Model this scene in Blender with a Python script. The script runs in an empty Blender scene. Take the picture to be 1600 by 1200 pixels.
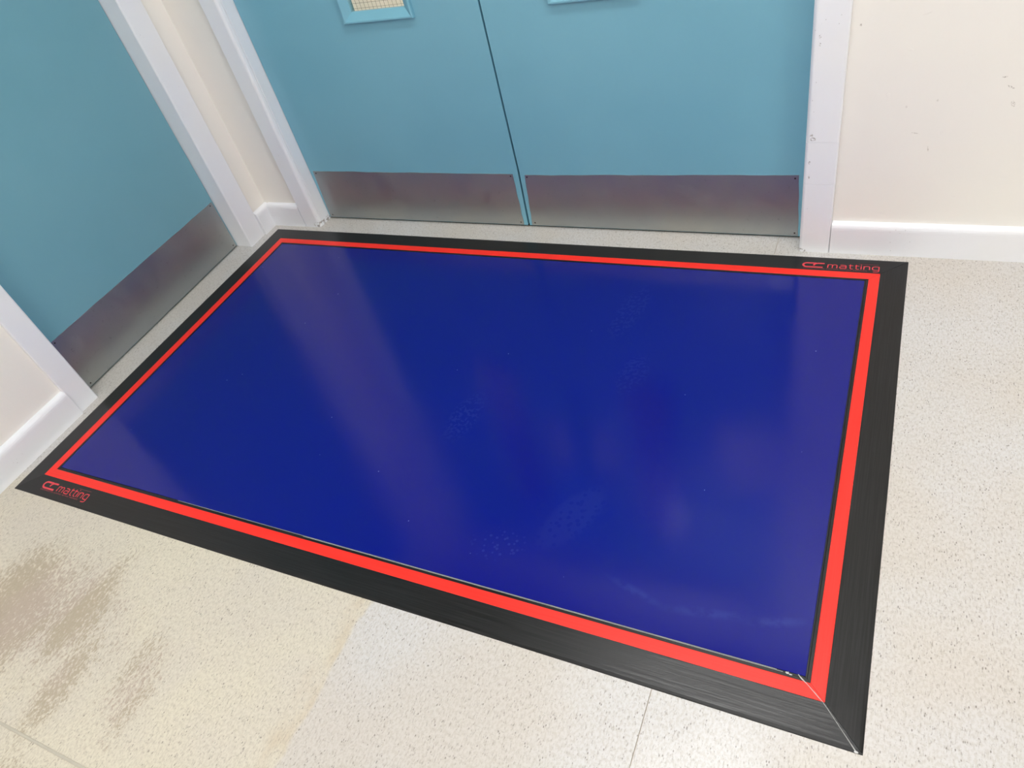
import bpy, bmesh, math, random
from mathutils import Vector, Matrix
random.seed(7)
SC = bpy.context.scene
COL = SC.collection

# ------------------------------------------------------------------ camera
cam_d = bpy.data.cameras.new('camera')
cam = bpy.data.objects.new('camera', cam_d); COL.objects.link(cam)
cam_d.sensor_fit = 'HORIZONTAL'; cam_d.sensor_width = 36.0
cam_d.lens = 1132.7366 / 1600 * 36.0
cam_d.clip_start = 0.02
_M = [[0.8973445845615411, 0.13030676, -0.42165489], [0.38486432, -0.69863956, 0.60314361], [-0.2159911, -0.70350758, -0.67707085]]
mw = Matrix.Identity(4)
for i in range(3):
    mw[i][0] = _M[i][0]; mw[i][1] = -_M[i][1]; mw[i][2] = -_M[i][2]
mw[0][3], mw[1][3], mw[2][3] = 2.01295, -1.71166, 1.24551
cam.matrix_world = mw
SC.camera = cam

# ------------------------------------------------------------------ world, exposure
w = bpy.data.worlds.new('world'); SC.world = w; w.use_nodes = True
w.node_tree.nodes['Background'].inputs[0].default_value = (0.9, 0.95, 1, 1)
w.node_tree.nodes['Background'].inputs[1].default_value = 0.02
vs = SC.view_settings
vs.view_transform = 'Standard'; vs.look = 'None'; vs.gamma = 1.0; vs.use_curve_mapping = False
vs.exposure = 0.50
LAMP = 17.0           # radiance of the main ceiling diffuser
LAMP_FAR = 25.0
LAMP_ROOM = 42.0

# ------------------------------------------------------------------ node helpers
class NT:
    def __init__(s, name):
        s.m = bpy.data.materials.new(name); s.m.use_nodes = True
        s.t = s.m.node_tree; s.b = s.t.nodes['Principled BSDF']
        s.geo = None
    def n(s, typ, **kw):
        nd = s.t.nodes.new(typ)
        for k, v in kw.items(): setattr(nd, k, v)
        return nd
    def link(s, a, b): s.t.links.new(a, b)
    def pos(s):
        if not s.geo: s.geo = s.n('ShaderNodeNewGeometry')
        return s.geo.outputs['Position']
    def scaled(s, v=(1, 1, 1), loc=(0, 0, 0), rot=(0, 0, 0)):
        mp = s.n('ShaderNodeMapping'); mp.vector_type = 'POINT'
        mp.inputs['Scale'].default_value = v; mp.inputs['Location'].default_value = loc; mp.inputs['Rotation'].default_value = rot
        s.link(s.pos(), mp.inputs['Vector']); return mp.outputs[0]
    def noise(s, scale, vec=None, detail=3, rough=.5, out='Fac'):
        nd = s.n('ShaderNodeTexNoise'); nd.inputs['Scale'].default_value = scale
        nd.inputs['Detail'].default_value = detail; nd.inputs['Roughness'].default_value = rough
        s.link(vec or s.pos(), nd.inputs['Vector']); return nd.outputs[out]
    def voro(s, scale, vec=None, out='Distance', rnd=1.0):
        nd = s.n('ShaderNodeTexVoronoi'); nd.inputs['Scale'].default_value = scale
        nd.inputs['Randomness'].default_value = rnd
        s.link(vec or s.pos(), nd.inputs['Vector']); return nd.outputs[out]
    def ramp(s, f, a, b, lo=0.0, hi=1.0, smooth=True):
        nd = s.n('ShaderNodeMapRange'); nd.interpolation_type = 'SMOOTHSTEP' if smooth else 'LINEAR'
        nd.inputs['From Min'].default_value = a; nd.inputs['From Max'].default_value = b
        nd.inputs['To Min'].default_value = lo; nd.inputs['To Max'].default_value = hi
        s.link(f, nd.inputs['Value']); return nd.outputs[0]
    def math(s, op, a, b=None, c=None):
        nd = s.n('ShaderNodeMath', operation=op)
        for i, v in enumerate((a, b, c)):
            if v is None: continue
            if isinstance(v, (int, float)): nd.inputs[i].default_value = v
            else: s.link(v, nd.inputs[i])
        return nd.outputs[0]
    def mix(s, f, a, b):
        nd = s.n('ShaderNodeMix', data_type='RGBA')
        if isinstance(f, (int, float)): nd.inputs[0].default_value = f
        else: s.link(f, nd.inputs[0])
        for i, v in ((6, a), (7, b)):
            if isinstance(v, tuple): nd.inputs[i].default_value = (*v, 1) if len(v) == 3 else v
            else: s.link(v, nd.inputs[i])
        return nd.outputs[2]
    def axis(s, i):
        if not hasattr(s, 'sep'):
            s.sep = s.n('ShaderNodeSeparateXYZ'); s.link(s.pos(), s.sep.inputs[0])
        return s.sep.outputs[i]
    def spot(s, c, r, ang=0.0, soft=(1.0, 0.7), axes=(0, 1)):
        """mask of an elliptical mark lying on the surface: centre c, radii r, turned by ang"""
        dx = s.math('SUBTRACT', s.axis(axes[0]), c[0]); dy = s.math('SUBTRACT', s.axis(axes[1]), c[1])
        ca, sa = math.cos(ang), math.sin(ang)
        u = s.math('ADD', s.math('MULTIPLY', dx, ca / r[0]), s.math('MULTIPLY', dy, sa / r[0]))
        v = s.math('ADD', s.math('MULTIPLY', dx, -sa / r[1]), s.math('MULTIPLY', dy, ca / r[1]))
        d = s.math('SQRT', s.math('ADD', s.math('MULTIPLY', u, u), s.math('MULTIPLY', v, v)))
        return s.ramp(d, soft[0], soft[1])
    def col(s, v):
        if isinstance(v, tuple): s.b.inputs['Base Color'].default_value = (*v, 1)
        else: s.link(v, s.b.inputs['Base Color'])
    def rough(s, v):
        if isinstance(v, float): s.b.inputs['Roughness'].default_value = v
        else: s.link(v, s.b.inputs['Roughness'])
    def bump(s, h, strength=.2, dist=.001):
        nd = s.n('ShaderNodeBump'); nd.inputs['Strength'].default_value = strength; nd.inputs['Distance'].default_value = dist
        s.link(h, nd.inputs['Height']); s.link(nd.outputs[0], s.b.inputs['Normal'])

def srgb(r, g, b):
    f = lambda c: c / 12.92 if c <= .04045 else ((c + .055) / 1.055) ** 2.4
    return tuple(f(c / 255) for c in (r, g, b))

# ------------------------------------------------------------------ materials
def mat_paint(name, c, c2, rough=.4, bumpy=.25):
    k = NT(name)
    f = k.ramp(k.noise(2.2, detail=4), .35, .7)
    k.col(k.mix(f, c, c2)); k.rough(k.ramp(k.noise(6), .3, .7, rough - .06, rough + .08))
    h = k.math('ADD', k.noise(45, detail=4), k.math('MULTIPLY', k.noise(260, detail=2), .25))
    k.bump(h, bumpy, .0012)
    return k.m

def mat_wall():
    k = NT('cream_wall_paint')
    f = k.ramp(k.noise(1.6, detail=3), .35, .7)
    base = k.mix(f, srgb(245, 242, 235), srgb(242, 239, 235))
    # little chips and knocks of the old paint, each with a place of its own
    marks = None
    for (x, z, rx, rz, a) in ((2.2298, .4297, .009, .0022, -.5), (2.2409, .3932, .004, .008, .4), (2.2150, .452, .006, .002, 0), (1.9289, .5775, .003, .003, 0),
                              (2.0398, .3926, .002, .003, 0), (2.0664, .3296, .010, .0012, -.2), (2.0981, .2898, .0014, .008, .2), (2.0991, .4053, .002, .003, 0)):
        m = k.spot((x, z), (rx, rz), a, axes=(0, 2))
        marks = m if marks is None else k.math('MAXIMUM', marks, m)
    marks = k.math('MULTIPLY', marks, k.ramp(k.noise(420), .42, .6))
    k.col(k.mix(k.math('MULTIPLY', marks, .55), base, srgb(120, 105, 90)))
    k.rough(.5)
    chips = None
    for (x, z, rx, rz, a) in ((2.0511, .5922, .010, .003, .3), (2.0003, .4221, .005, .006, 0), (2.0258, .1166, .016, .002, -.3), (2.15, .50, .006, .003, .5),
                              (2.03, .52, .008, .003, -.4), (2.12, .33, .005, .005, 0), (1.98, .30, .006, .004, .3), (2.26, .22, .008, .003, .2), (2.17, .17, .006, .003, 0)):
        m = k.spot((x, z), (rx, rz), a, axes=(0, 2), soft=(1.0, .6))
        chips = m if chips is None else k.math('MAXIMUM', chips, m)
    h = k.math('ADD', k.noise(30, detail=5), k.math('MULTIPLY', k.noise(170, detail=2), .25))
    h = k.math('ADD', h, k.math('MULTIPLY', chips, .8))
    k.bump(h, .3, .0014)
    return k.m

def mat_white():
    k = NT('white_gloss_paint')
    f = k.ramp(k.noise(5, detail=4), .35, .7)
    base = k.mix(f, srgb(240, 242, 248), srgb(242, 243, 246))
    fl = k.ramp(k.voro(70), .10, .06)
    fl = k.math('MULTIPLY', fl, k.ramp(k.noise(9, detail=2), .60, .66))
    base = k.mix(k.math('MULTIPLY', fl, .35), base, srgb(130, 122, 118))
    # dirt ground into the feet of the frames and chips on the right-hand frame
    d1 = k.spot((.183, .006), (.024, .016), -.35, axes=(0, 2)); d2 = k.spot((1.841, .004), (.012, .007), 0, axes=(0, 2))
    d = k.math('MULTIPLY', k.math('MAXIMUM', d1, d2), k.ramp(k.noise(90, detail=5), .44, .62, 0, .7))
    e = None
    for (x, z, rx, rz) in ((1.8515, .5655, .003, .005), (1.852, .548, .003, .004), (1.851, .325, .007, .006), (1.847, .335, .004, .005), (1.870, .349, .002, .003), (1.8465, .264, .003, .005), (1.848, .225, .002, .006)):
        m = k.spot((x, z), (rx, rz), 0, axes=(0, 2))
        e = m if e is None else k.math('MAXIMUM', e, m)
    e = k.math('MULTIPLY', k.math('MULTIPLY', e, k.ramp(k.noise(300), .42, .6)), .6)
    k.col(k.mix(k.math('MAXIMUM', d, e), base, srgb(105, 90, 72)))
    k.rough(.33)
    h = k.math('ADD', k.noise(38, detail=4), k.math('MULTIPLY', k.noise(220, detail=2), .2))
    k.bump(h, .25, .0012)
    return k.m

def mat_floor():
    k = NT('speckled_sheet_vinyl')
    st = k.scaled((1, .42, 1))
    stf = k.scaled((1, .6, 1), rot=(0, 0, .12))
    warm = srgb(207, 200, 187); cool = srgb(205, 203, 202); rightc = srgb(203, 197, 190)
    edge = k.math('ADD', k.axis(0), k.math('MULTIPLY', k.math('SUBTRACT', k.noise(14, detail=4), .5), .035))
    yel = k.ramp(edge, 1.197, 1.186)                    # the old worn stretch stops at a line across the room
    front = k.ramp(k.axis(1), -1.15, -1.25)
    base = k.mix(k.ramp(k.noise(3.0, detail=3), .35, .65), rightc, cool)
    base = k.mix(k.math('MULTIPLY', yel, front), base, k.mix(k.ramp(k.noise(5), .3, .7), warm, srgb(212, 205, 187)))
    # dirty band beside that line
    band = k.math('MULTIPLY', k.ramp(edge, 1.13, 1.175), yel)
    base = k.mix(k.math('MULTIPLY', k.math('MULTIPLY', band, front), k.ramp(k.noise(30, st, detail=4), .35, .7, 0, .5)), base, srgb(192, 174, 148))
    # mottling of the sheet
    mot = k.ramp(k.noise(230, stf, detail=3, rough=.6), .42, .62)
    base = k.mix(k.math('MULTIPLY', mot, .30), base, srgb(170, 160, 145))
    # flecks
    fl = k.ramp(k.voro(190, k.scaled((1, .5, 1))), .26, .12)
    fl = k.math('MULTIPLY', fl, k.ramp(k.noise(60, detail=2), .47, .60))
    base = k.mix(k.math('MULTIPLY', fl, .75), base, srgb(108, 100, 92))
    f3 = k.ramp(k.noise(150, k.scaled((2.2, .55, 1), rot=(0, 0, .15)), detail=3, rough=.7), .565, .66)
    base = k.mix(k.math('MULTIPLY', f3, .50), base, srgb(128, 118, 106))
    f4 = k.ramp(k.noise(120, k.scaled((.7, 2.0, 1), loc=(5, 2, 0), rot=(0, 0, .5)), detail=3, rough=.7), .60, .68)
    base = k.mix(k.math('MULTIPLY', f4, .30), base, srgb(128, 118, 106))
    f2 = k.ramp(k.voro(75, k.scaled((1.3, .45, 1), loc=(3, 1, 0), rot=(0, 0, .3))), .13, .06)
    f2 = k.math('MULTIPLY', f2, k.ramp(k.noise(21), .50, .58))
    base = k.mix(k.math('MULTIPLY', f2, .6), base, srgb(78, 74, 70))
    # the worn brown patch by the left-hand wall
    rag = k.noise(150, k.scaled((1, .5, 1), rot=(0, 0, .1)), detail=6, rough=.72)
    blob = k.noise(9, k.scaled((1.3, .5, 1)), detail=3)
    wear = None
    for c, r, a, s_ in (((.37, -1.50), (.15, .16), 0, 1.05), ((.52, -1.47), (.10, .15), .15, .85), ((.62, -1.42), (.06, .06), 0, .55), ((.30, -1.38), (.09, .06), 0, .6),
                        ((.62, -1.60), (.05, .11), 0, .8), ((.80, -1.56), (.06, .12), .1, .75), ((.69, -1.48), (.04, .10), 0, .5), ((.98, -1.36), (.10, .14), 0, .22), ((.75, -1.80), (.3, .08), 0, .55)):
        m = k.math('MULTIPLY', k.spot(c, r, a, soft=(1.9, 0)), s_)
        wear = m if wear is None else k.math('MAXIMUM', wear, m)
    th = k.math('ADD', k.math('MULTIPLY', rag, 1.5), k.math('MULTIPLY', blob, .5))
    cut = k.math('ADD', th, k.math('MULTIPLY', wear, .48))
    wm = k.math('MULTIPLY', k.ramp(cut, 1.20, 1.42), k.ramp(wear, .0, .3))
    base = k.mix(k.math('MULTIPLY', wm, .85), base, k.mix(k.ramp(blob, .4, .6), srgb(172, 156, 142), srgb(168, 155, 134)))
    # fine drag scratches
    sc = k.ramp(k.noise(30, k.scaled((7, .35, 1), rot=(0, 0, .35)), detail=2), .735, .76)
    base = k.mix(k.math('MULTIPLY', sc, .22), base, srgb(140, 130, 118))
    k.col(base)
    k.rough(k.ramp(k.noise(8, detail=3), .3, .7, .30, .42))
    h = k.math('ADD', k.noise(230, k.scaled((1, .7, 1)), detail=3), k.math('MULTIPLY', k.noise(14), .8))
    k.bump(h, .30, .0010)
    return k.m

def mat_blue():
    k = NT('glossy_blue_film')
    base = srgb(0, 11, 124)
    dust = None
    dots = k.ramp(k.voro(118, k.scaled((1, 1, 1), rot=(0, 0, .5)), rnd=.15), .36, .2)
    lugs = k.ramp(k.noise(120, detail=2), .5, .56)
    def add(m, pat, amt):
        nonlocal dust
        m = k.math('MULTIPLY', k.math('MULTIPLY', m, pat), amt)
        dust = m if dust is None else k.math('MAXIMUM', dust, m)
    add(k.spot((1.286, -.345), (.036, .052), -.1, (1.1, .7)), dots, .20)
    add(k.spot((1.311, -.485), (.047, .078), -.2, (1.1, .75)), dots, .34)
    add(k.spot((1.455, -.29), (.04, .12), -.15, (1.1, .6)), lugs, .08)
    add(k.spot((1.53, -.52), (.04, .075), -.1, (1.1, .6)), lugs, .08)
    add(k.spot((1.166, -.735), (.042, .09), -.1, (1.1, .6)), lugs, .10)
    add(k.spot((1.526, -.950), (.045, .10), -.45, (1.1, .7)), k.ramp(k.voro(70), .28, .36, .1, 1), .055)
    add(k.spot((1.40, -1.05), (.065, .042), .2, (1.1, .6)), k.ramp(k.voro(85), .33, .2), .20)
    add(k.spot((1.70, -1.077), (.06, .009), -.28, (1.4, .2)), k.ramp(k.noise(60), .3, .6), .20)
    add(k.spot((1.83, -1.083), (.08, .010), .15, (1.4, .2)), k.ramp(k.noise(60), .3, .6), .20)
    add(k.spot((1.95, -1.066), (.05, .010), .3, (1.4, .2)), k.ramp(k.noise(60), .3, .6), .22)
    sp = k.math('MULTIPLY', k.ramp(k.voro(22), .030, .018), k.ramp(k.noise(11), .50, .54))
    col = k.mix(dust, base, srgb(64, 80, 165))
    col = k.mix(k.math('MULTIPLY', sp, .8), col, srgb(150, 165, 210))
    k.col(col)
    k.rough(k.math('ADD', k.ramp(k.noise(5, detail=3), .3, .7, .13, .18), k.math('MULTIPLY', dust, .5)))
    k.b.inputs['IOR'].default_value = 1.43
    k.bump(k.noise(2.6, detail=2), .5, .004)
    return k.m

def mat_rubber(name, c, c2, along_x, rough=.33):
    k = NT(name)
    v = k.scaled((1.0, 60, 1) if along_x else (60, 1.0, 1))
    f = k.noise(6, v, detail=4, rough=.6)
    k.col(k.mix(k.ramp(f, .35, .75), c, c2))
    k.rough(k.ramp(f, .35, .65, rough - .04, rough + .08))
    k.b.inputs['IOR'].default_value = 1.45
    k.bump(f, .15, .0006)
    return k.m

def mat_steel():
    k = NT('brushed_steel_plate')
    v = k.scaled((1, 1, 1))
    f = k.noise(3.5, v, detail=4)
    g = k.noise(330, k.scaled((.35, .35, 1)), detail=2)
    c = k.mix(k.ramp(f, .35, .65), srgb(166, 171, 173), srgb(178, 180, 176))
    blot = k.math('MULTIPLY', k.ramp(k.noise(60, detail=5, rough=.7), .60, .72), .28)
    k.col(k.mix(blot, c, srgb(112, 106, 100)))
    k.b.inputs['Metallic'].default_value = .92
    k.rough(k.math('ADD', k.ramp(k.noise(12, detail=3), .3, .7, .34, .42), k.math('MULTIPLY', g, .10)))
    k.bump(g, .3, .0008)
    return k.m

def mat_flat(name, c, rough=.5, metal=0.0):
    k = NT(name); f = k.noise(80, detail=2)
    k.col(k.mix(k.math('MULTIPLY', k.ramp(f, .3, .7), .15), c, tuple(x * .7 for x in c))); k.rough(rough)
    k.b.inputs['Metallic'].default_value = metal
    return k.m

def mat_emit(name, c, s):
    k = NT(name); k.col((.8, .8, .8)); k.b.inputs['Emission Color'].default_value = (*c, 1); k.b.inputs['Emission Strength'].default_value = s
    return k.m

def mat_glass():
    k = NT('window_glass'); k.col((1, 1, 1)); k.rough(.02)
    k.b.inputs['Transmission Weight'].default_value = 1.0; k.b.inputs['IOR'].default_value = 1.45
    return k.m

WALL = mat_wall(); WHITE = mat_white(); FLOOR = mat_floor(); BLUE = mat_blue()
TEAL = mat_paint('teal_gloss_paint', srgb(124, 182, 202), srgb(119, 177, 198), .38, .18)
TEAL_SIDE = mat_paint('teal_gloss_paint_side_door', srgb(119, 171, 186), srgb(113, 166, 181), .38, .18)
STEEL = mat_steel()
BLACK_X = mat_rubber('black_edging_long', srgb(4, 4, 4), srgb(28, 28, 30), True)
BLACK_Y = mat_rubber('black_edging_short', srgb(4, 4, 4), srgb(28, 28, 30), False)
RED_X = mat_rubber('red_stripe_long', srgb(255, 40, 26), srgb(246, 50, 38), True, .4)
RED_Y = mat_rubber('red_stripe_short', srgb(255, 40, 26), srgb(246, 50, 38), False, .4)
LOGO = mat_flat('printed_red_ink', srgb(225, 62, 74), .45)
LOGO_DIM = mat_flat('printed_red_ink_fine', srgb(160, 70, 80), .45)
GLUE = mat_flat('clear_glue_line', srgb(205, 205, 205), .25)
CEIL = mat_flat('ceiling_paint', srgb(208, 208, 205), .7)
JOINT = mat_flat('joint_dirt', srgb(196, 182, 158), .7)
WELD = mat_flat('grey_weld_strip', srgb(188, 182, 168), .5)
GAP_SHADE = mat_flat('under_door_shade', srgb(38, 34, 26), .8)  # near-black colour used as the shade under the doors
SCREW = mat_flat('dull_screw_head', srgb(70, 62, 58), .45, .7)
WIRE = mat_flat('steel_wire', srgb(90, 92, 84), .4, .6)
GLASS = mat_glass()
DIFF = mat_emit('lamp_diffuser', (1, .99, .975), LAMP)
DIFF_FAR = mat_emit('lamp_diffuser_side', (1, .985, .965), LAMP_FAR)
DIFF_ROOM = mat_emit('lamp_diffuser_room', (1, .97, .88), LAMP_ROOM)
METAL_TRIM = mat_flat('white_metal_housing', srgb(225, 225, 222), .4)
PANEL_WHITE = mat_flat('white_reflection_panel', srgb(245, 245, 242), .6)  # plain white, only for the added panel reflected in the mat

# ------------------------------------------------------------------ mesh helpers
def finish(name, bm, m, parent=None, kind=None, smooth=False):
    bmesh.ops.recalc_face_normals(bm, faces=bm.faces)
    me = bpy.data.meshes.new(name); bm.to_mesh(me); bm.free()
    me.materials.append(m)
    if smooth:
        for p in me.polygons: p.use_smooth = True
    o = bpy.data.objects.new(name, me); COL.objects.link(o)
    if parent is not None: o.parent = parent
    if kind: o['kind'] = kind
    return o

def box(bm, x0, x1, y0, y1, z0, z1, bev=0.0, seg=2):
    vs_ = [bm.verts.new((x, y, z)) for x in (x0, x1) for y in (y0, y1) for z in (z0, z1)]
    idx = ((0, 1, 3, 2), (4, 6, 7, 5), (0, 4, 5, 1), (2, 3, 7, 6), (0, 2, 6, 4), (1, 5, 7, 3))
    fs = [bm.faces.new([vs_[i] for i in f]) for f in idx]
    if bev:
        es = set(e for f in fs for e in f.edges)
        bmesh.ops.bevel(bm, geom=list(es), offset=bev, segments=seg, affect='EDGES', profile=.5)

def boxobj(name, dims, m, parent=None, kind=None, bev=0.0):
    bm = bmesh.new(); box(bm, *dims, bev=bev); return finish(name, bm, m, parent, kind)

def prism(bm, prof, p0, p1, place):
    """sweep a closed 2D profile from p0 to p1; place(u, v, t) -> xyz"""
    rings = []
    for t in (p0, p1):
        rings.append([bm.verts.new(place(u, v, t)) for u, v in prof])
    n = len(prof)
    for i in range(n):
        bm.faces.new((rings[0][i], rings[0][(i + 1) % n], rings[1][(i + 1) % n], rings[1][i]))
    bm.faces.new(rings[0][::-1]); bm.faces.new(rings[1])

def arc(cx, cy, r, a0, a1, n=5):
    return [(cx + r * math.cos(math.radians(a0 + (a1 - a0) * i / n)), cy + r * math.sin(math.radians(a0 + (a1 - a0) * i / n))) for i in range(n + 1)]

def poly_slab(bm, pts, z0, z1):
    """extrude a flat outline (x, y) between heights"""
    lo = [bm.verts.new((x, y, z0)) for x, y in pts]; hi = [bm.verts.new((x, y, z1)) for x, y in pts]
    n = len(pts)
    bm.faces.new(lo[::-1]); bm.faces.new(hi)
    for i in range(n): bm.faces.new((lo[i], lo[(i + 1) % n], hi[(i + 1) % n], hi[i]))

# ------------------------------------------------------------------ the room's planes (metres)
YW = .040      # face of the back wall
XW = -.046     # face of the left wall
YF, XF = .024, -.036     # faces of casings
YD = .085      # face of the double doors
HOPEN, HCAS, HC = 2.04, 2.11, 2.60
X_END, Y_END = 5.2, -4.2

# floor: subfloor with vinyl sheets laid on it, welded at the joints
fl = boxobj('floor', (-.25, X_END, Y_END, 3.2, -.08, -.0022), JOINT, kind='structure')
G = .0006
for (x0, x1, y0, y1) in ((-.25, 1.775 - G, -1.7015, .5), (1.775 + G, X_END, -1.7015, .5), (-.25, 1.775 - G, Y_END, -1.7075), (1.775 + G, X_END, Y_END, -1.7075), (-.25, X_END, .5005, 3.2)):
    bm = bmesh.new(); box(bm, x0, x1, y0, y1, -.0021, 0.0); finish('vinyl_sheet', bm, FLOOR, fl)
o = boxobj('weld_strip', (-.25, X_END, -1.7072, -1.7018, -.0021, -.0003), WELD, fl)

# back wall (one mesh: left pier, lintel, right stretch)
bm = bmesh.new()
box(bm, XW - .15, .165, YW, YW + .15, 0, HC); box(bm, 1.858, X_END, YW, YW + .15, 0, HC); box(bm, .165, 1.858, YW, YW + .15, HOPEN + .02, HC)
finish('wall_back', bm, WALL, kind='structure')
bm = bmesh.new()
box(bm, XW - .15, XW, -.095, YW, 0, HC); box(bm, XW - .15, XW, Y_END, -.918, 0, HC); box(bm, XW - .15, XW, -.918, -.095, HOPEN + .02, HC)
finish('wall_left', bm, WALL, kind='structure')
boxobj('wall_front', (XW - .15, X_END, Y_END - .15, Y_END, 0, HC), WALL, kind='structure')
boxobj('wall_right', (X_END, X_END + .15, Y_END - .15, 3.2, 0, HC), WALL, kind='structure')
boxobj('wall_room_beyond', (-.25, X_END, 3.2, 3.35, 0, HC), mat_paint('cream_paint_far', srgb(240, 230, 196), srgb(238, 226, 190), .6), kind='structure')
boxobj('wall_room_side', (-.40, -.25, .19, 3.2, 0, HC), WALL, kind='structure')
boxobj('ceiling', (-.4, X_END + .15, Y_END - .15, 3.35, HC, HC + .1), CEIL, kind='structure')

# skirting boards: flat face with a rounded top
def skirt_prof(face, wall):
    d = wall - face
    return [(wall, 0), (face, 0), (face, .072)] + [(face + d * .55 * (1 - math.cos(math.radians(a))) , .072 + .0165 * math.sin(math.radians(a))) for a in (20, 40, 60, 80, 90)] + [(wall, .0905)]
def skirt_back(name, x0, x1):
    bm = bmesh.new(); prism(bm, skirt_prof(YF, YW), x0, x1, lambda u, v, t: (t, u, v)); return finish(name, bm, WHITE, kind='structure')
def skirt_left(name, y0, y1, face=-.029):
    bm = bmesh.new(); pr = [(XW + (YW - u) * (face - XW) / (YW - YF), v) for u, v in skirt_prof(YF, YW)]
    prism(bm, pr, y0, y1, lambda u, v, t: (u, t, v)); return finish(name, bm, WHITE, kind='structure')
skirt_back('baseboard_back_left', -.029, .1175)
skirt_back('baseboard_back_right', 1.9105, X_END)
skirt_left('baseboard_left_far', -.037, YW - .0001)
skirt_left('baseboard_left_near', Y_END, -.9625)

# door casings: front board with worn rounded edges, and the jamb lining behind it
def casing_x(bm, x0, x1, z0, z1, yf=YF, r=.006, rl=.004):
    prof = [(x0, YW)] + [(x0 + rl - rl * math.cos(math.radians(a)), yf + rl - rl * math.sin(math.radians(a))) for a in (0, 30, 60, 90)] \
         + [(x1 - r + r * math.sin(math.radians(a)), yf + r - r * math.cos(math.radians(a))) for a in (0, 20, 40, 60, 90)] + [(x1, YW)]
    prism(bm, prof, z0, z1, lambda u, v, t: (u, v, t))
# left casing of the double doorway
bm = bmesh.new(); casing_x(bm, .1185, .1885, 0, HCAS, r=.012)
t1 = finish('trim_1', bm, WHITE, kind='structure')
boxobj('jamb_lining', (.165, .1905, YW + .0005, .19, 0, HOPEN), WHITE, t1, bev=.0012)
boxobj('door_stop', (.1905, .204, YD + .046, .15, 0, HOPEN - .013), WHITE, t1)
# right casing, spliced from three lengths of board
bm = bmesh.new()
def casing_r(bm, x0, x1, z0, z1, yf):
    r, rl = .004, .0085
    prof = [(x0, YW)] + [(x0 + rl - rl * math.cos(math.radians(a)), yf + rl - rl * math.sin(math.radians(a))) for a in (0, 20, 45, 70, 90)] \
         + [(x1 - r + r * math.sin(math.radians(a)), yf + r - r * math.cos(math.radians(a))) for a in (0, 30, 60, 90)] + [(x1, YW)]
    prism(bm, prof, z0, z1, lambda u, v, t: (u, v, t))
casing_r(bm, 1.8355, 1.9095, .3174, HCAS, YF + .0006)
t2 = finish('trim_2', bm, WHITE, kind='structure')
bm = bmesh.new(); casing_r(bm, 1.8345, 1.9095, .2048, .3168, YF); finish('casing_patch', bm, WHITE, t2)
bm = bmesh.new(); casing_r(bm, 1.8345, 1.9097, 0, .2042, YF - .0002); finish('casing_foot', bm, WHITE, t2)
boxobj('jamb_lining', (1.8335, 1.858, YW + .0005, .19, 0, HOPEN), WHITE, t2, bev=.0012)
boxobj('door_stop', (1.820, 1.8335, YD + .046, .15, 0, HOPEN - .013), WHITE, t2)
# head casing above the double doors (out of frame)
bm = bmesh.new(); box(bm, .1185, 1.9095, YF, YW, HCAS + .0006, HCAS + .07, bev=.003); t3 = finish('trim_3', bm, WHITE, kind='structure')
boxobj('jamb_lining', (.165, 1.858, YW + .0005, .19, HOPEN + .0006, HOPEN + .0196), WHITE, t3)
bm = bmesh.new(); box(bm, .1886, 1.8344, YF, YW, HOPEN + .001, HCAS); finish('head_board', bm, WHITE, t3)

# casings of the left-hand doorway
def casing_y(bm, y0, y1, z0, z1, inner_low, xf=XF):
    r, rl = .005, .003
    a_in, a_out = ((0, 30, 60, 90), (0, 30, 60, 90))
    ylo_r, yhi_r = (r, rl) if inner_low else (rl, r)
    prof = [(y0, XW)] + [(y0 + ylo_r - ylo_r * math.cos(math.radians(a)), xf - ylo_r + ylo_r * math.sin(math.radians(a))) for a in a_in] \
         + [(y1 - yhi_r + yhi_r * math.sin(math.radians(a)), xf - yhi_r + yhi_r * math.cos(math.radians(a))) for a in a_out] + [(y1, XW)]
    prism(bm, prof, z0, z1, lambda u, v, t: (v, u, t))
bm = bmesh.new(); casing_y(bm, -.1185, -.0375, 0, HCAS, True); t4 = finish('trim_4', bm, WHITE, kind='structure')
boxobj('jamb_lining', (-.185, XW - .0004, -.1175, -.095, 0, HOPEN), WHITE, t4, bev=.0012)
bm = bmesh.new(); casing_y(bm, -.9620, -.8945, 0, HCAS, False); t5 = finish('trim_5', bm, WHITE, kind='structure')
boxobj('jamb_lining', (-.185, XW - .0004, -.918, -.8945, 0, HOPEN), WHITE, t5, bev=.0012)
bm = bmesh.new(); box(bm, XW, XF, -.9620, -.0375, HCAS + .0006, HCAS + .07, bev=.003); t6 = finish('trim_6', bm, WHITE, kind='structure')
boxobj('jamb_lining', (-.185, XW - .0004, -.918, -.095, HOPEN + .0006, HOPEN + .0196), WHITE, t6)
bm = bmesh.new(); box(bm, XW, XF, -.8944, -.1186, HOPEN + .001, HCAS); finish('head_board', bm, WHITE, t6)

# ------------------------------------------------------------------ the doors
def screw(parent, x, y, z, axis='y', r=.0028):
    bm = bmesh.new(); bmesh.ops.create_cone(bm, cap_ends=True, segments=10, radius1=r, radius2=r * .7, depth=.0008)
    mtx = Matrix.Rotation(math.pi / 2, 4, 'X') if axis == 'y' else Matrix.Rotation(math.pi / 2, 4, 'Y')
    bmesh.ops.transform(bm, matrix=Matrix.Translation((x, y, z)) @ mtx, verts=bm.verts)
    return finish('screw', bm, SCREW, parent)

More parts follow.
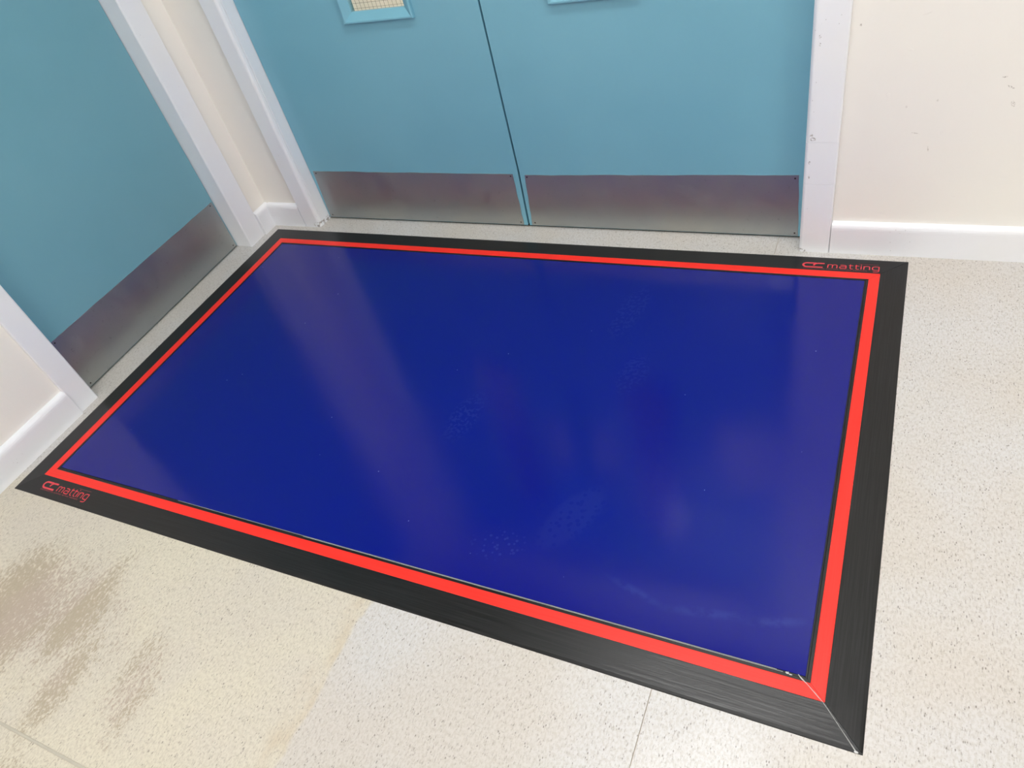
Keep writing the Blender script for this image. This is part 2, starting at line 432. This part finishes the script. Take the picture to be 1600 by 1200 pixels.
def leaf(bm, edgeL, edgeR, win, y0, y1, z0, z1):
    """door leaf with a window hole; edges given as x at (z0, .2, top)"""
    zs = [z0, .2, win[2], win[3], z1]
    def xe(e, z): return e[0] + (e[1] - e[0]) * min(1, (z - z0) / (.2 - z0))
    grid = {}
    for k_, y in ((0, y0), (1, y1)):
        for j, z in enumerate(zs):
            for i, x in enumerate((xe(edgeL, z), win[0], win[1], xe(edgeR, z))):
                grid[k_, j, i] = bm.verts.new((x, y, z))
    for j in range(4):
        for i in range(3):
            if j == 2 and i == 1: continue
            bm.faces.new((grid[0, j, i], grid[0, j, i + 1], grid[0, j + 1, i + 1], grid[0, j + 1, i]))
            bm.faces.new((grid[1, j, i], grid[1, j + 1, i], grid[1, j + 1, i + 1], grid[1, j, i + 1]))
    for j in range(4):
        for i in (0, 3): bm.faces.new((grid[0, j, i], grid[0, j + 1, i], grid[1, j + 1, i], grid[1, j, i]))
    for i in range(3):
        for j in (0, 4): bm.faces.new((grid[0, j, i], grid[1, j, i], grid[1, j, i + 1], grid[0, j, i + 1]))
    for j in (2, 3): bm.faces.new((grid[0, j, 1], grid[1, j, 1], grid[1, j, 2], grid[0, j, 2]))
    for i in (1, 2): bm.faces.new((grid[0, 2, i], grid[1, 2, i], grid[1, 3, i], grid[0, 3, i]))

def wavy_plate(bm, corners, thick, place, jit=.0009, n=26):
    """steel plate whose edge was painted round by hand: corners (u, z) in order bl, br, tr, tl"""
    pts = []
    for k_ in range(4):
        a, b = corners[k_], corners[(k_ + 1) % 4]
        m = n if k_ in (0, 2) else 9
        ph = random.random() * 6
        for i in range(m):
            t = i / m
            j = 0 if (i == 0 or k_ == 0) else jit * (.6 * math.sin(t * 17 + ph) + .5 * math.sin(t * 41 + ph * 2) + random.uniform(-.35, .35))
            u, v = a[0] + (b[0] - a[0]) * t, a[1] + (b[1] - a[1]) * t
            if k_ in (1, 3): u += j
            else: v += j
            pts.append((u, v))
    f = [bm.verts.new(place(u, v, thick)) for u, v in pts]; r = [bm.verts.new(place(u, v, 0)) for u, v in pts]
    bm.faces.new(f); bm.faces.new(r[::-1])
    for i in range(len(pts)):
        q = (i + 1) % len(pts); bm.faces.new((f[i], r[i], r[q], f[q]))

def glazing(parent, x0, x1, z0, z1):
    """four mitred, sloping beads, the pane with its wire mesh"""
    W, P = .027, .011
    sec = [(0, 0), (0, -P + .002), (.002, -P), (.006, -P), (W, .004), (W, .012), (W * .4, .012), (W * .4, 0)]
    def bead(side):
        bm = bmesh.new()
        rings = []
        for end in (0, 1):
            ring = []
            for d, y in sec:
                if side == 'b': p_ = ((x0 + d) if end == 0 else (x1 - d), YD + y, z0 + d)
                if side == 't': p_ = ((x0 + d) if end == 0 else (x1 - d), YD + y, z1 - d)
                if side == 'l': p_ = (x0 + d, YD + y, (z0 + d) if end == 0 else (z1 - d))
                if side == 'r': p_ = (x1 - d, YD + y, (z0 + d) if end == 0 else (z1 - d))
                ring.append(bm.verts.new(p_))
            rings.append(ring)
        n = len(sec)
        for i in range(n): bm.faces.new((rings[0][i], rings[0][(i + 1) % n], rings[1][(i + 1) % n], rings[1][i]))
        bm.faces.new(rings[0]); bm.faces.new(rings[1][::-1])
        return finish('glazing_bead', bm, TEAL, parent)
    for s in 'btlr': bead(s)
    gp = boxobj('glass_pane', (x0 + .012, x1 - .012, YD + .0125, YD + .0185, z0 + .012, z1 - .012), GLASS, parent)
    bm = bmesh.new(); y = YD + .0192; r = .00024
    x = x0 + .016
    while x < x1 - .014: box(bm, x - r, x + r, y - r, y + r, z0 + .013, z1 - .013); x += .0135
    z = z0 + .018
    while z < z1 - .014: box(bm, x0 + .013, x1 - .013, y - r, y + r, z - r, z + r); z += .0135
    finish('wire_mesh', bm, WIRE, gp, kind='stuff')

ZB = .0065
# left leaf
bm = bmesh.new(); leaf(bm, (.1925, .1925), (1.0022, 1.0090), (.5845, .7955, .6785, 1.72), YD, YD + .044, ZB, HOPEN - .004)
d1 = finish('door_1', bm, TEAL, kind='structure')
pl = bmesh.new(); wavy_plate(pl, [(.1965, .008), (.9895, .008), (.9905, .1895), (.2075, .1945)], .0014, lambda u, v, t: (u, YD - t, v))
kp = finish('kick_plate', pl, STEEL, d1)
for x, z in ((.982, .183), (.217, .186), (.21, .017), (.98, .017)): screw(kp, x, YD - .0016, z)
glazing(d1, .5725, .8075, .6665, 1.732)
# right leaf
bm = bmesh.new(); leaf(bm, (1.0090, 1.0150), (1.8310, 1.8310), (1.2188, 1.4298, .6785, 1.72), YD, YD + .044, ZB, HOPEN - .004)
d2 = finish('door_2', bm, TEAL, kind='structure')
pl = bmesh.new(); wavy_plate(pl, [(1.0185, .008), (1.8245, .008), (1.8180, .1945), (1.0310, .1870)], .0014, lambda u, v, t: (u, YD - t, v))
kp = finish('kick_plate', pl, STEEL, d2)
for x, z in ((1.037, .180), (1.809, .185), (1.815, .017), (1.03, .017)): screw(kp, x, YD - .0016, z)
glazing(d2, 1.2068, 1.4418, .6665, 1.732)
boxobj('meeting_strip', (1.0000, 1.0280, YD + .045, YD + .052, ZB, HOPEN - .01), TEAL, d2)
# push plates above the frame, seen only as soft reflections in the mat
for d, x in ((d1, .905), (d2, 1.12)):
    bm = bmesh.new(); box(bm, x - .038, x + .038, YD - .002, YD, .98, 1.28, bev=.0008)
    finish('push_plate', bm, mat_flat('pale_push_plate', srgb(235, 235, 235), .35, .2), d)
bm = bmesh.new(); box(bm, 1.58, 1.815, YD - .003, YD, .84, 1.18); finish('added_reflection_panel', bm, PANEL_WHITE, d2)  # unseen blank panel, added to give a soft bright reflection in the mat
# dark strip standing in for the shade in the gap under the doors
boxobj('gap_shade_double', (.1905, 1.8335, YD + .006, YD + .04, 0, .0055), GAP_SHADE, kind='structure')

# single door on the left: hung a touch out of line with its frame
def dx(y): return -.1075 + (y + .12) * (-.0955 + .1075) / (-.865 + .12)
bm = bmesh.new()
ya, yb = -.1195, -.8925
c8 = [bm.verts.new((dx(y) - t, y, z)) for t in (0, .044) for y in (ya, yb) for z in (.006, HOPEN - .004)]
for f in ((0, 1, 3, 2), (4, 6, 7, 5), (0, 4, 5, 1), (2, 3, 7, 6), (0, 2, 6, 4), (1, 5, 7, 3)): bm.faces.new([c8[i] for i in f])
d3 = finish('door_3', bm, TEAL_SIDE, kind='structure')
pl = bmesh.new(); wavy_plate(pl, [(-.8895, .0075), (-.1235, .0075), (-.1250, .1915), (-.8880, .1930)], .0014, lambda u, v, t: (dx(u) + t, u, v), jit=.0005)
kp = finish('kick_plate', pl, STEEL, d3)
for y, z in ((-.865, .184), (-.862, .016), (-.138, .184), (-.136, .016)): screw(kp, dx(y) + .0016, y, z, 'x')
boxobj('gap_shade_side', (-.150, -.118, -.8945, -.1175, 0, .005), GAP_SHADE, kind='structure')  # shade of the gap below the side door, done as a dark strip

# ------------------------------------------------------------------ the mat
MW, MH = 2.1, 1.2411
mat = bpy.data.objects.new('entrance_mat', None); COL.objects.link(mat)
mat.location = (MW / 2, -MH / 2, 0)
mat['label'] = 'glossy blue floor mat with red and black border lying before the teal double doors'
mat['category'] = 'mat'
def mpart(name, bm, m, label=None, parent=None):
    for v in bm.verts:
        if parent is None: v.co -= Vector(mat.location)
    o = finish(name, bm, m, parent or mat)
    if parent is not None: pass
    if label: o['label'] = label
    return o
def ring_piece(side, prof, cut=.0003, n=24, wav=0.0):
    """one side of the frame: profile (inset, z) swept along the side with mitred ends"""
    bm = bmesh.new(); rings = []
    ph = random.random() * 6
    for j in range(n + 1):
        t = j / n; ring = []
        for d, z in prof:
            if side in 'bt': x = (d + cut) + t * (MW - 2 * d - 2 * cut)
            else: x = (d + cut) + t * (MH - 2 * d - 2 * cut)
            wv = wav * math.sin(t * 9 + ph) * (1 if d < .03 else .3)
            if side == 't': p_ = (x, -d + wv, z)
            elif side == 'b': p_ = (x, -MH + d + wv, z)
            elif side == 'l': p_ = (d + wv, -x, z)
            else: p_ = (MW - d + wv, -x, z)
            ring.append(bm.verts.new(p_))
        rings.append(ring)
    m_ = len(prof)
    for a, b in zip(rings, rings[1:]):
        for i in range(m_): bm.faces.new((a[i], a[(i + 1) % m_], b[(i + 1) % m_], b[i]))
    bm.faces.new(rings[0][::-1]); bm.faces.new(rings[-1])
    return bm
R1, R2, R3 = .0609, .0852, .0935
for s in 'tblr':
    BK, RD = (BLACK_X, RED_X) if s in 'tb' else (BLACK_Y, RED_Y)
    mpart('edge_ramp', ring_piece(s, [(0, .0002), (.0008, .0014), (.0060, .0022), (R1 - .0004, .0050), (R1 - .0003, .0002)], wav=.0006), BK, 'black sloping rubber edge strip')
    mpart('red_stripe', ring_piece(s, [(R1, .0002), (R1, .0050), (R1 + .0008, .0054), (R2 - .0008, .0054), (R2, .0050), (R2, .0002)]), RD, 'bright red inlaid stripe')
    mpart('inner_rim', ring_piece(s, [(R2 + .0002, .0002), (R2 + .0002, .0049), (R3 - .003, .0049), (R3 - .0022, .0034), (R3 + .004, .0034), (R3 + .004, .0002)]), BK, 'thin black inner rim')
bm = bmesh.new(); box(bm, R3 + .0042, MW - R3 - .0042, -MH + R3 + .0042, -R3 - .0042, .0002, .0034); mpart('base_sheet', bm, BLACK_X)
bm = bmesh.new(); box(bm, R3 + .0005, MW - R3 - .0005, -MH + R3 + .0005, -R3 - .0005, .0035, .0058, bev=.0007)
mpart('blue_surface', bm, BLUE, 'glossy blue film surface')
# edges of the stacked films along the near side: fine pale lines
for k_, (dy, z, x0) in enumerate(((.0006, .0040, .55), (.0019, .0037, .95))):
    bm = bmesh.new(); box(bm, x0, MW - R3 - .045 + .01 * k_, -MH + R3 + .0005 - dy - .0004, -MH + R3 + .0005 - dy, .0034, z + .0008)
    mpart('film_edge', bm, GLUE, 'pale edge line of clear film')
# glue squeezed out of the near right mitre
path = [(1.995, -1.1475, .0060), (2.001, -1.1527, .0056), (2.010, -1.1590, .0056), (2.0225, -1.1695, .0057), (2.0362, -1.1809, .0056), (2.050, -1.1955, .0048), (2.066, -1.2135, .0040), (2.0817, -1.2308, .0030), (2.0915, -1.2415, .0016)]
bm = bmesh.new(); L, Rr, T = [], [], []
for i, (x, y, z) in enumerate(path):
    a = Vector(path[max(0, i - 1)]); b = Vector(path[min(len(path) - 1, i + 1)]); d = (b - a).normalized(); nrm = Vector((-d.y, d.x, 0))
    ww = (.0008, .0012, .0005, .0008, .0005, .0006, .0005, .0007, .0009)[i]
    c = Vector((x, y, z))
    L.append(bm.verts.new(c + nrm * ww)); Rr.append(bm.verts.new(c - nrm * ww)); T.append(bm.verts.new(c + Vector((0, 0, .0011))))
for i in range(len(path) - 1):
    bm.faces.new((L[i], L[i + 1], T[i + 1], T[i])); bm.faces.new((T[i], T[i + 1], Rr[i + 1], Rr[i])); bm.faces.new((L[i], Rr[i], Rr[i + 1], L[i + 1]))
bm.faces.new((L[0], T[0], Rr[0])); bm.faces.new((L[-1], Rr[-1], T[-1]))
mpart('glue_line', bm, GLUE, 'whitish glue line in the corner joint')
for (x, y, r) in ((1.9790, -1.1495, .0030), (1.9835, -1.1508, .0022), (2.090, -1.2405, .0026)):
    bm = bmesh.new(); q = bmesh.ops.create_icosphere(bm, subdivisions=1, radius=r)
    for v in q['verts']: v.co = Vector((v.co.x * 1.4 + x, v.co.y * .8 + y, v.co.z * .35 + (.0055 if y > -1.2 else .0025)))
    mpart('glue_blob', bm, GLUE, 'small blob of dried glue')
bm = bmesh.new(); box(bm, 1.977, 2.004, -1.1506, -1.1478, .0049, .0062, bev=.0005); mpart('cut_notch', bm, BLACK_X)
# short dark lip left open beside the joint
# printed mark
def text_mesh(body, size, width, x, y, z, m, name, parent, bold=0.0):
    cu = bpy.data.curves.new('t', 'FONT'); cu.body = body; cu.size = size; cu.offset = bold; cu.extrude = .00012; cu.resolution_u = 4
    to = bpy.data.objects.new('t', cu); COL.objects.link(to)
    dg = bpy.context.evaluated_depsgraph_get(); me = bpy.data.meshes.new_from_object(to.evaluated_get(dg))
    bpy.data.objects.remove(to)
    xs = [v.co.x for v in me.vertices]; s = width / (max(xs) - min(xs)); x_0 = min(xs)
    for v in me.vertices: v.co.x = (v.co.x - x_0) * s + x; v.co.y += y; v.co.z += z
    me.materials.clear(); me.materials.append(m)
    o = bpy.data.objects.new(name, me); COL.objects.link(o); o.parent = parent
    return o
def stroke(bm, pts, w_, z):
    n = len(pts); a_, b_ = [], []
    for i, p_ in enumerate(pts):
        p_ = Vector(p_); a = Vector(pts[max(0, i - 1)]); b = Vector(pts[min(n - 1, i + 1)]); d = (b - a).normalized(); nn = Vector((-d.y, d.x)) * w_ / 2
        a_.append(bm.verts.new((p_.x + nn.x, p_.y + nn.y, z))); b_.append(bm.verts.new((p_.x - nn.x, p_.y - nn.y, z)))
    for i in range(n - 1): bm.faces.new((a_[i], a_[i + 1], b_[i + 1], b_[i]))
def emblem(x, y, rot, slope):
    root = bpy.data.objects.new('printed_mark', None)
    # carrier: the emblem strokes are the part, its words are sub-parts
    bm = bmesh.new(); h = .021; r = h / 2 - .0015
    c1 = [(.033, h - .0015), (.022, h - .0015)] + [(.012 + r * math.cos(math.radians(a)) * 1.15, h / 2 + r * math.sin(math.radians(a))) for a in range(95, 266, 17)] + [(.022, .0015), (.050, .0015)]
    c2 = [(.053, h - .0015), (.045, h - .0015)] + [(.040 + .012 * math.cos(math.radians(a)), h - .0015 - .0090 + .0090 * math.sin(math.radians(a))) for a in range(100, 181, 16)] + [(.0275, .0085)]
    stroke(bm, c1, .0050, 0.0); stroke(bm, c2, .0048, .00002)
    bpy.data.objects.remove(root)
    o = finish('printed_mark', bm, LOGO, mat); o['label'] = 'red printed maker mark and lettering'
    o.location = (x - mat.location.x, y - mat.location.y, .0)
    bm = bmesh.new(); ux, uz, X = .0187, .0152, .0620
    arch = lambda x, w_: [(x, .68), (x + .08, .9), (x + .25, 1), (x + w_ - .2, 1), (x + w_ - .05, .92), (x + w_, .75), (x + w_, 0)]
    t_ = [[(.18, 1.32), (.18, .25), (.26, .06), (.42, 0), (.55, 0)], [(0, 1), (.55, 1)]]
    glyphs = ((([(0, 0), (0, 1)], arch(0, .58), arch(.58, .58)), 1.51),
              (([(.08, 1), (.6, 1), (.75, .92), (.8, .72), (.8, 0)], [(.8, .58), (.22, .58), (.05, .48), (0, .3), (.05, .1), (.22, .02), (.8, .02)]), 1.15),
              (t_, .75), (t_, .80), (([(0, 0), (0, 1)], [(0, 1.25), (0, 1.42)]), .35), (([(0, 0), (0, 1)], arch(0, .70)), 1.05),
              (([(.8, 1), (.3, 1), (.08, .9), (0, .7), (0, .3), (.08, .1), (.3, 0), (.8, 0)], [(.8, 1.02), (.8, -.25), (.72, -.43), (.5, -.5), (.1, -.5)]), .8))
    q_ = 0
    for strokes, adv in glyphs:
        for st_ in strokes:
            stroke(bm, [(X + a * ux, .0010 + b * uz) for a, b in st_], .0024, .00001 * (q_ % 5)); q_ += 1
        X += adv * ux
    finish('lettering', bm, LOGO, o)
    text_mesh('CONTAMINATION  CONTROL  MATTING  SPECIALISTS', .0042, .152, .003, -.0058, 0.0, LOGO_DIM, 'small_lettering', o)
    bm = bmesh.new(); box(bm, .133, .180, .0247, .0254, 0, .0002); finish('thin_rule', bm, LOGO_DIM, o)
    o.rotation_euler = (slope, 0, rot)
    return o
sl = math.atan((.0050 - .0022) / (R1 - .0064))
def hz(d): return .0022 + (d - .006) * math.tan(sl) + .00022
e1 = emblem(1.853, -.0490, .006, -sl); e1.location.z = hz(.0490)
e2 = emblem(.0895, -1.2165, .005, sl); e2.location.z = hz(MH - 1.2165)

# ------------------------------------------------------------------ ceiling lights
def ceiling_light(x, y, lx, ly, m, label):
    e = bpy.data.objects.new('ceiling_light', None); COL.objects.link(e); e.location = (x, y, HC)
    e['label'] = label; e['category'] = 'ceiling light'
    bm = bmesh.new()
    for (a, b, c, d) in ((-lx / 2, lx / 2, -ly / 2, -ly / 2 + .025), (-lx / 2, lx / 2, ly / 2 - .025, ly / 2), (-lx / 2, -lx / 2 + .025, -ly / 2 + .025, ly / 2 - .025), (lx / 2 - .025, lx / 2, -ly / 2 + .025, ly / 2 - .025)):
        box(bm, a, b, c, d, -.035, -.0005)
    finish('housing', bm, METAL_TRIM, e)
    bm = bmesh.new(); box(bm, -lx / 2 + .026, lx / 2 - .026, -ly / 2 + .026, ly / 2 - .026, -.030, -.004); finish('diffuser', bm, m, e)
    return e
ceiling_light(1.70, -.62, 1.25, .32, DIFF, 'long white ceiling light above the near edge of the mat')
ceiling_light(1.45, -2.6, 1.25, .32, DIFF_FAR, 'long white ceiling light behind the camera')
ceiling_light(3.9, -1.6, 1.25, .32, DIFF_FAR, 'long white ceiling light over the right of the hall')
ceiling_light(2.2, 2.2, .32, 1.25, DIFF_ROOM, 'long white ceiling light in the room beyond the double doors')
